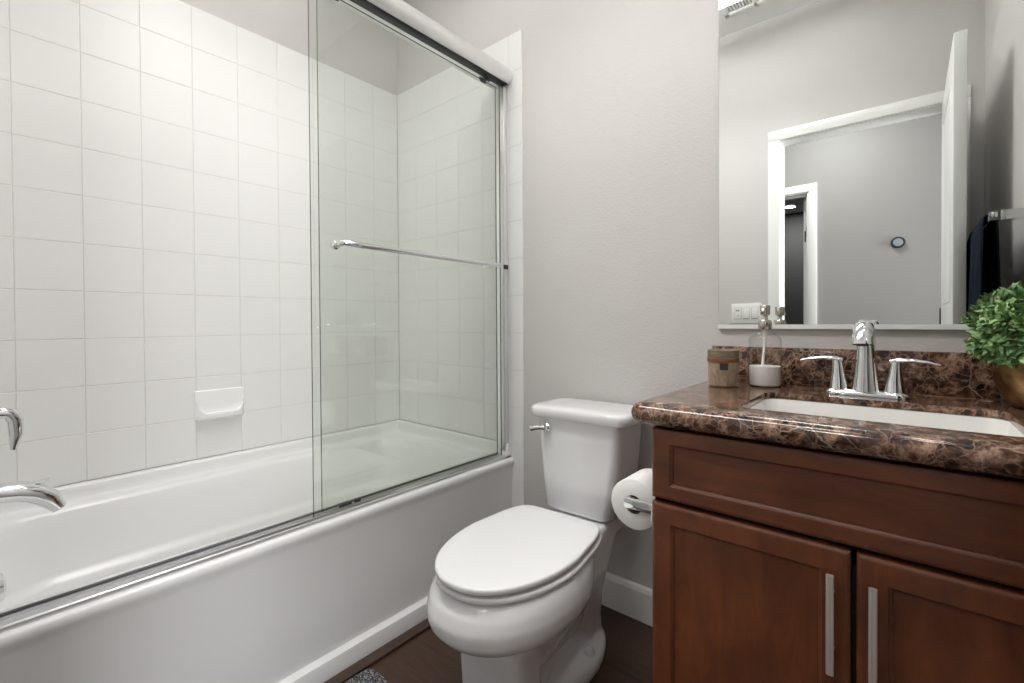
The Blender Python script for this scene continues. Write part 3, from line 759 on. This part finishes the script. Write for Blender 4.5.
# candle jar
KXc, KYc = -.375, 1.310
cj = thing('candle_jar', (KXc, KYc, CZt), 'squat candle jar wrapped in pale bark with a rust band on the marble counter', 'candle')
z = CZt + .0005; R_ = .0375
part('jar', MB().lathe([(.034, z), (R_, z + .004), (R_, z + .073), (R_ - .001, z + .074)], (KXc, KYc, 0), 40), M['bark'], cj)
part('bark_band', MB().lathe([(R_ + .001, z + .0745), (R_ + .0013, z + .078), (R_ + .0013, z + .0965), (R_ - .002, z + .098), (R_ - .005, z + .096), (R_ - .005, z + .085)], (KXc, KYc, 0), 40, capa=False, capb=False), M['moss'], cj)
part('wax', MB().lathe([(R_ - .0055, z + .080), (R_ - .0055, z + .088)], (KXc, KYc, 0), 32), M['wax'], cj)
part('band', MB().lathe([(R_ + .0006, z + .065), (R_ + .0022, z + .066), (R_ + .0022, z + .075), (R_ + .0006, z + .076)], (KXc, KYc, 0), 40, capa=False, capb=False), M['twine'], cj, label='rust brown ribbon band')
tg = MB(); ta = math.atan2(-KYc + .02, -KXc + .06)
vs = []
for da, zz in ((-.20, .045), (.20, .045), (.20, .063), (-.20, .063)):
    vs.append(da)
pts_o = []; pts_i = []
for zz in (.046, .064):
    ro = []; 
    for i in range(7):
        a = ta - .25 + .5 * i / 6; ro.append(a)
    pts_i.append([Vector((KXc + (R_ + .0005) * cos(a), KYc + (R_ + .0005) * sin(a), z + zz)) for a in ro]); pts_o.append([Vector((KXc + (R_ + .002) * cos(a), KYc + (R_ + .002) * sin(a), z + zz)) for a in ro])
tg.rings([pts_i[0] + pts_o[0][::-1], pts_i[1] + pts_o[1][::-1]], sm=False)
part('tag', tg, M['tag'], cj, auto=None, label='small charcoal square tag')

# soap dispenser
SX, SY = -.288, 1.375
so = thing('soap_dispenser', (SX, SY, CZt), 'clear glass soap dispenser with metal pump, part filled with white soap', 'soap dispenser')
z = CZt + .0005
bprof = [(.034, z), (.0375, z + .003), (.0385, z + .010), (.0385, z + .119), (.0375, z + .126), (.033, z + .134), (.024, z + .141), (.0148, z + .1455), (.0138, z + .152), (.0145, z + .158)]
part('bottle', MB().lathe(bprof, (SX, SY, 0), 48, capb=False), M['clear'], so, auto=60)
part('liquid', MB().lathe([(.033, z + .0025), (.0365, z + .005), (.0377, z + .010), (.0377, z + .054), (.001, z + .0542)], (SX, SY, 0), 48), M['soap'], so)
part('dip_tube', MB().tube([(SX, SY, z + .16), (SX - .001, SY, z + .11), (SX - .006, SY, z + .054)], .0034, 10), M['soap'], so)
b_ = MB(); b_.lathe([(.0150, z + .152), (.0165, z + .154), (.0165, z + .172), (.014, z + .176), (.007, z + .177), (.0062, z + .179), (.0062, z + .187), (.0115, z + .190), (.0125, z + .213), (.011, z + .215), (.0005, z + .215)], (SX, SY, 0), 32)
dx, dy = .08, -1
b_.tube([(SX, SY, z + .205), (SX + dx * .02, SY + dy * .02, z + .206), (SX + dx * .035, SY + dy * .035, z + .203), (SX + dx * .045, SY + dy * .045, z + .194)], [.0042, .0042, .004, .0036], 12)
part('pump', b_, M['pump'], so, label='brushed nickel pump head')

# potted plant
PX, PY = .196, 1.345
pp = thing('potted_plant', (PX, PY, CZt), 'leafy green plant in a hammered copper-gold pot at the right end of the counter', 'plant')
z = CZt + .0005
part('pot', MB().lathe([(.034, z), (.040, z + .003), (.052, z + .020), (.061, z + .045), (.0645, z + .070), (.0635, z + .095), (.0605, z + .112), (.0585, z + .113), (.0600, z + .095), (.058, z + .085)], (PX, PY, 0), 56, capb=False), M['pot'], pp, auto=60)
part('moss', MB().lathe([(.058, z + .086), (.059, z + .096), (.03, z + .112), (.0005, z + .118)], (PX, PY, 0), 32), M['soil'], pp)
rnd = random.Random(11); lf = MB(); stm = MB()
def leaf(mb, p, d, n_, L_, W_):
    d = d.normalized(); sd = d.cross(n_).normalized(); n2 = sd.cross(d).normalized()
    prof_ = [(0, 0), (.25, .75), (.5, 1), (.75, .7), (1, 0)]
    vs = []
    for t, w_ in prof_:
        droop = -.25 * L_ * t * t
        vs += [p + d * L_ * t + n2 * (droop + .18 * W_ * w_) - sd * W_ * w_ * .5, p + d * L_ * t + n2 * droop, p + d * L_ * t + n2 * (droop + .18 * W_ * w_) + sd * W_ * w_ * .5]
    fs = []
    for i in range(4):
        a = i * 3; fs += [(a, a + 3, a + 4, a + 1), (a + 1, a + 4, a + 5, a + 2)]
    mb.add(vs, fs, 0, True)
cen = Vector((PX - .002, PY - .008, z + .128))
cnt = 0
while cnt < 2600:
    th = rnd.uniform(0, 2 * pi); ph = math.acos(rnd.uniform(-.62, 1)); rr = rnd.uniform(.45, 1) ** .5
    lump = 1 + .13 * noise.noise(Vector((cos(th) * sin(ph), sin(th) * sin(ph), cos(ph))) * 2.6)
    dirv = Vector((cos(th) * sin(ph), sin(th) * sin(ph), cos(ph)))
    p = cen + Vector((dirv.x * .092, dirv.y * .086, dirv.z * (.106 if dirv.z > 0 else .058))) * rr * lump
    if p.x > XR - .022 or p.y > D - .035 or p.z < z + .075: continue
    if p.z < z + .11 and (p.xy - Vector((PX, PY))).length < .066: continue
    d = (dirv + Vector((rnd.uniform(-.8, .8), rnd.uniform(-.8, .8), rnd.uniform(-.5, .8)))).normalized()
    if p.x + d.x * .03 > XR - .005 or p.y + d.y * .03 > D - .012: continue
    if (p.z + d.z * .025) < .97 and p.y + d.y * .03 > D - .03: continue
    leaf(lf, p, d, (dirv + Vector((0, 0, .6)) + Vector((rnd.uniform(-.5, .5), rnd.uniform(-.5, .5), 0))).normalized(), rnd.uniform(.013, .022), rnd.uniform(.007, .0115)); cnt += 1
part('foliage', lf, M['leaf'], pp, auto=None, recalc=False)
for i in range(36):
    th = rnd.uniform(0, 2 * pi); q = rnd.uniform(.2, .8); e = cen + Vector((cos(th) * .06 * q, sin(th) * .06 * q, rnd.uniform(.0, .07)))
    stm.tube([(PX + cos(th) * .02, PY + sin(th) * .02, z + .10), tuple((cen + e) / 2 + Vector((0, 0, -.01))), tuple(e)], .0012, 6)
part('stems', stm, M['stem'], pp)

# toilet paper + holder on the cabinet side
RX, RY0, RY1, RZ, RR = -.484, 1.000, 1.105, .588, .0585
rl = MB()
N = 56
def ringxz(r_, y): return [Vector((RX + r_ * cos(2 * pi * j / N), y, RZ + r_ * sin(2 * pi * j / N))) for j in range(N)]
rl.rings([ringxz(.0215, RY0), ringxz(RR - .002, RY0), ringxz(RR, RY0 + .002), ringxz(RR, RY1 - .002), ringxz(RR - .002, RY1), ringxz(.0215, RY1)], capa=False, capb=False)
tpr = tag(part('toilet_paper_roll', rl, M['paper'], auto=50), 'white toilet paper roll hanging on the chrome holder beside the vanity', 'toilet paper')
part('cardboard_core', MB().rings([ringxz(.0214, RY0 + .0005), ringxz(.0214, RY1 - .0005), ringxz(.0202, RY1 - .0005), ringxz(.0202, RY0 + .0005), ringxz(.0214, RY0 + .0005)], capa=False, capb=False), M['card'], tpr)
hl = thing('toilet_paper_holder', (VX0, 1.05, RZ), 'chrome toilet paper holder fixed to the side of the vanity cabinet', 'paper holder')
b_ = MB(); b_.box(VX0 - .008, VX0 - .0005, .965, 1.010, RZ - .012, RZ + .030, .002); part('mount', b_, M['chrome'], hl)
b_ = MB(); b_.box(RX - .018, VX0 - .006, .984, .998, RZ - .006, RZ + .018, .003); part('arm', b_, M['chrome'], hl)
b_ = MB(); b_.box(RX - .0125, RX + .006, .994, RY1 + .003, RZ + .003, RZ + .018, .003); part('bar', b_, M['chrome'], hl)

# mirror
mr = thing('mirror', (-.084, D - .005, .995), 'large frameless wall mirror above the backsplash with a thin metal bottom rail', 'mirror')
part('glass_sheet', MB().box(-.432, XR - .003, D - .006, D - .0008, 1.002, 2.12), M['mirror'], mr, auto=None)
part('bottom_rail', MB().prism([(D - .0005, .992), (D - .0105, .992), (D - .0105, 1.004), (D - .0065, 1.004), (D - .0065, 1.0015), (D - .0005, 1.0015)], -.434, XR - .002, 'x'), M['rail'], mr)

# switch plate on the front wall
swp = thing('light_switch', (-.724, YF, .998), 'white three-gang light switch plate beside the bathroom doorway', 'light switch')
part('plate', MB().box(-.808, -.644, YF + .0004, YF + .006, 1.000, 1.117, .0015), M['plastic'], swp)
for k, xx in enumerate((-.771, -.726, -.681)):
    # seen in the mirror the leftmost gang carries a timer
    o = part('rocker' if k else 'timer_button', MB().box(xx - .0165, xx + .0165, YF + .006, YF + .0085, 1.026, 1.091, .001), M['plastic'], swp)
    part('rocker_gap', MB().box(xx - .0185, xx + .0185, YF + .0055, YF + .0064, 1.024, 1.093, .0002), M['switchgap'], o)
    if k: part('switch_edge', MB().box(xx - .0155, xx + .0155, YF + .0083, YF + .0095, 1.0270, 1.0300, .0003), M['greymark'], o)
    else:
        for q in (-.009, .002): part('timer_mark', MB().box(xx + q - .0035, xx + q + .0055, YF + .0083, YF + .009, 1.072, 1.081, .0003), M['greymark'], o)
        part('indicator', MB().box(xx - .003, xx + .003, YF + .0083, YF + .009, 1.045, 1.050, .0003), M['greymark'], o)

# towel bar + towel on the right wall
tb = thing('towel_bar', (XR, .78, 1.32), 'chrome towel bar on the right wall, seen in the mirror', 'towel bar')
BX, BZ = .184, 1.308
part('bar', MB().box(BX - .006, BX + .006, 0.33, 1.085, BZ - .009, BZ + .005, .002), M['chrome'], tb)
for yy in (.345, 1.070):
    b_ = MB(); b_.rings([[(x_, yy - h_, BZ - .004 - h_ * 1.05), (x_, yy + h_, BZ - .004 - h_ * 1.05), (x_, yy + h_, BZ - .004 + h_ * 1.05), (x_, yy - h_, BZ - .004 + h_ * 1.05)] for x_, h_ in ((BX - .010, .012), (BX + .012, .013), (XR - .018, .012), (XR - .010, .024), (XR - .0005, .026))], sm=False)
    part('bracket', b_, M['chrome'], tb)
tw = MB(); ty0, ty1 = .50, 1.005; NS = 40
ptsf = [(BX - .0215, .975), (BX - .0200, 1.04), (BX - .0185, 1.13), (BX - .0165, 1.24), (BX - .0145, 1.30), (BX - .010, BZ + .0115), (BX - .002, BZ + .0145), (BX + .006, BZ + .0135), (BX + .0125, BZ + .006), (BX + .0145, 1.29), (BX + .016, 1.15), (BX + .017, .99)]
rs = []
for i in range(NS + 1):
    t = i / NS; yy = ty0 + (ty1 - ty0) * t; ring = []; ring2 = []
    for k, (px, pz) in enumerate(ptsf):
        fall = max(0, min(1, (BZ - pz) / .5)); wob = (.0075 * sin(t * 19 + 1.2) + .004 * sin(t * 41 + pz * 6)) * (.15 + fall)
        yn = yy + (.5 - t) * .05 * (1 - fall) * 1.0 - .012 * fall * sin(pz * 9)
        sg = -1 if k < 6 else 1; th = .0035
        a = Vector((px + wob, yn, pz))
        nrm = Vector((-1, 0, 0)) if k < 5 else (Vector((-.6, 0, .8)) if k == 5 else (Vector((0, 0, 1)) if k in (6, 7) else (Vector((.8, 0, .6)) if k == 8 else Vector((1, 0, 0)))))
        ring.append(a + nrm * th); ring2.append(a - nrm * th * .6)
    rs.append(ring + ring2[::-1])
tag(part('hand_towel', tw.rings(rs), M['towel'], auto=None), 'navy blue towel hanging over the chrome bar, seen in the mirror', 'towel')

# ceiling vent, lights
vt = thing('ceiling_vent', (-.62, .27, CZ), 'white square ceiling vent grille above the doorway, seen at the mirror top', 'vent')
b_ = MB(); b_.box(-.79, -.47, .13, .160, CZ - .012, CZ - .0005, .003); b_.box(-.79, -.47, .405, .43, CZ - .012, CZ - .0005, .003); b_.box(-.79, -.765, .11, .43, CZ - .012, CZ - .0005, .003); b_.box(-.495, -.47, .11, .43, CZ - .012, CZ - .0005, .003); b_.box(-.64, -.62, .11, .43, CZ - .012, CZ - .0005, .003)
part('frame', b_, M['plastic'], vt)
b_ = MB()
for k in range(18): b_.box(-.765 + k * .0155, -.758 + k * .0155, .135, .405, CZ - .010, CZ - .003, .001)
part('louvres', b_, M['plastic'], vt)
part('backing', MB().box(-.765, -.495, .160, .405, CZ - .0018, CZ - .0006), M['ventgrey'], vt)

def ceil_light(loc, r_, label):
    t = thing('added_ceiling_light', loc, label, 'added ceiling light'); x, y, zz = loc
    part('rim', MB().lathe([(r_ + .02, zz - .0005), (r_ + .022, zz - .02), (r_ + .012, zz - .04), (r_, zz - .04), (r_, zz - .0005)], (x, y, 0), 40, capa=False, capb=False), M['nickel'], t)
    part('diffuser', MB().lathe([(r_, zz - .03), (r_ * .96, zz - .05), (r_ * .7, zz - .066), (.001, zz - .073)], (x, y, 0), 40), M['lampglow'], t); return t
pl = thing('added_ceiling_light', (-.85, .62, 2.6), 'rectangular fill light added just below the bathroom ceiling', 'added ceiling light')  # invented fixture, kept out of view, housing the room's fill lamps
LY0, LY1 = .452, .788
b_ = MB(); b_.box(-1.46, -1.435, LY0, LY1, 2.60, 2.665, .003); b_.box(-.265, -.24, LY0, LY1, 2.60, 2.665, .003); b_.box(-1.435, -.265, LY0, LY0 + .025, 2.60, 2.665, .003); b_.box(-1.435, -.265, LY1 - .025, LY1, 2.60, 2.665, .003)
part('frame', b_, M['plastic'], pl)
part('diffuser', MB().box(-1.434, -.266, LY0 + .026, LY1 - .026, 2.602, 2.660, .002), M['lampglow'], pl)
for xx in (-1.2, -.5): part('hanger', MB().box(xx - .006, xx + .006, .614, .626, 2.661, CZ - .0005, .001), M['nickel'], pl)
ceil_light((-.45, -.80, CZ), .14, 'round flush fill light added on the hallway ceiling')  # unseen fixture added to house the hallway fill
def can(loc, label):
    t = thing('recessed_light', loc, label, 'recessed light'); x, y, zz = loc
    part('trim_ring', MB().lathe([(.085, zz - .0005), (.085, zz - .006), (.062, zz - .008), (.060, zz - .0005)], (x, y, 0), 36, capa=False, capb=False), M['plastic'], t)
    part('diffuser', MB().lathe([(.060, zz - .001), (.060, zz - .005), (.001, zz - .0055)], (x, y, 0), 36), M['lampglow'], t)
can((.04, 1.10, CZ), 'small recessed ceiling light over the vanity')
can((-1.65, .62, CZ), 'small recessed ceiling light over the bathtub')
can((-1.35, -5.1, CZ), 'recessed ceiling light in the dark far room, seen in the mirror')
# thermostat in hallway
th = thing('thermostat', (-.05, HY, 1.57), 'round dark thermostat on the hallway wall, seen in the mirror', 'thermostat')
part('body', MB().lathe([(.040, HY + .0005), (.0415, HY + .014), (.040, HY + .024), (.034, HY + .026), (.0335, HY + .0245), (.001, HY + .0245)], (-.052, 0, 1.572), 40, axis='y'), M['dark'], th)
part('screen', MB().lathe([(.028, HY + .0247), (.026, HY + .0265), (.001, HY + .0268)], (-.052, 0, 1.572), 40, axis='y'), M['screen'], th)

# bath mat
mx0, mx1, my0, my1 = -1.198, -.70, -.01, .756
mt = MB(); nx, ny = 120, 180; grid = []; rnd = random.Random(5); rc = .028
def inside(x, y):
    dx_ = max(mx0 + rc - x, x - (mx1 - rc), 0); dy_ = max(my0 + rc - y, y - (my1 - rc), 0)
    return math.hypot(dx_, dy_)
vs = []
for i in range(nx + 1):
    for j in range(ny + 1):
        x = mx0 + (mx1 - mx0) * i / nx; y = my0 + (my1 - my0) * j / ny
        dd = inside(x, y)
        if dd > rc:     # pull into the rounded corner
            cx_ = min(max(x, mx0 + rc), mx1 - rc); cy_ = min(max(y, my0 + rc), my1 - rc); k = rc / dd
            x = cx_ + (x - cx_) * k; y = cy_ + (y - cy_) * k; dd = rc
        ed = min(1, (rc - dd) / .008) if dd > rc - .008 else 1
        edge = min(x - mx0, mx1 - x, y - my0, my1 - y); ed = min(ed, max(0, edge) / .006)
        vs.append((x, y, .001 + .0095 * ed ** .5 + rnd.uniform(0, .004) * ed))
fs = [(i * (ny + 1) + j, (i + 1) * (ny + 1) + j, (i + 1) * (ny + 1) + j + 1, i * (ny + 1) + j + 1) for i in range(nx) for j in range(ny)]
mt.add(vs, fs, 0, False)
tag(part('bath_mat', mt, M['mat'], auto=None), 'speckled black and grey bath mat on the dark wood floor by the tub', 'bath mat')
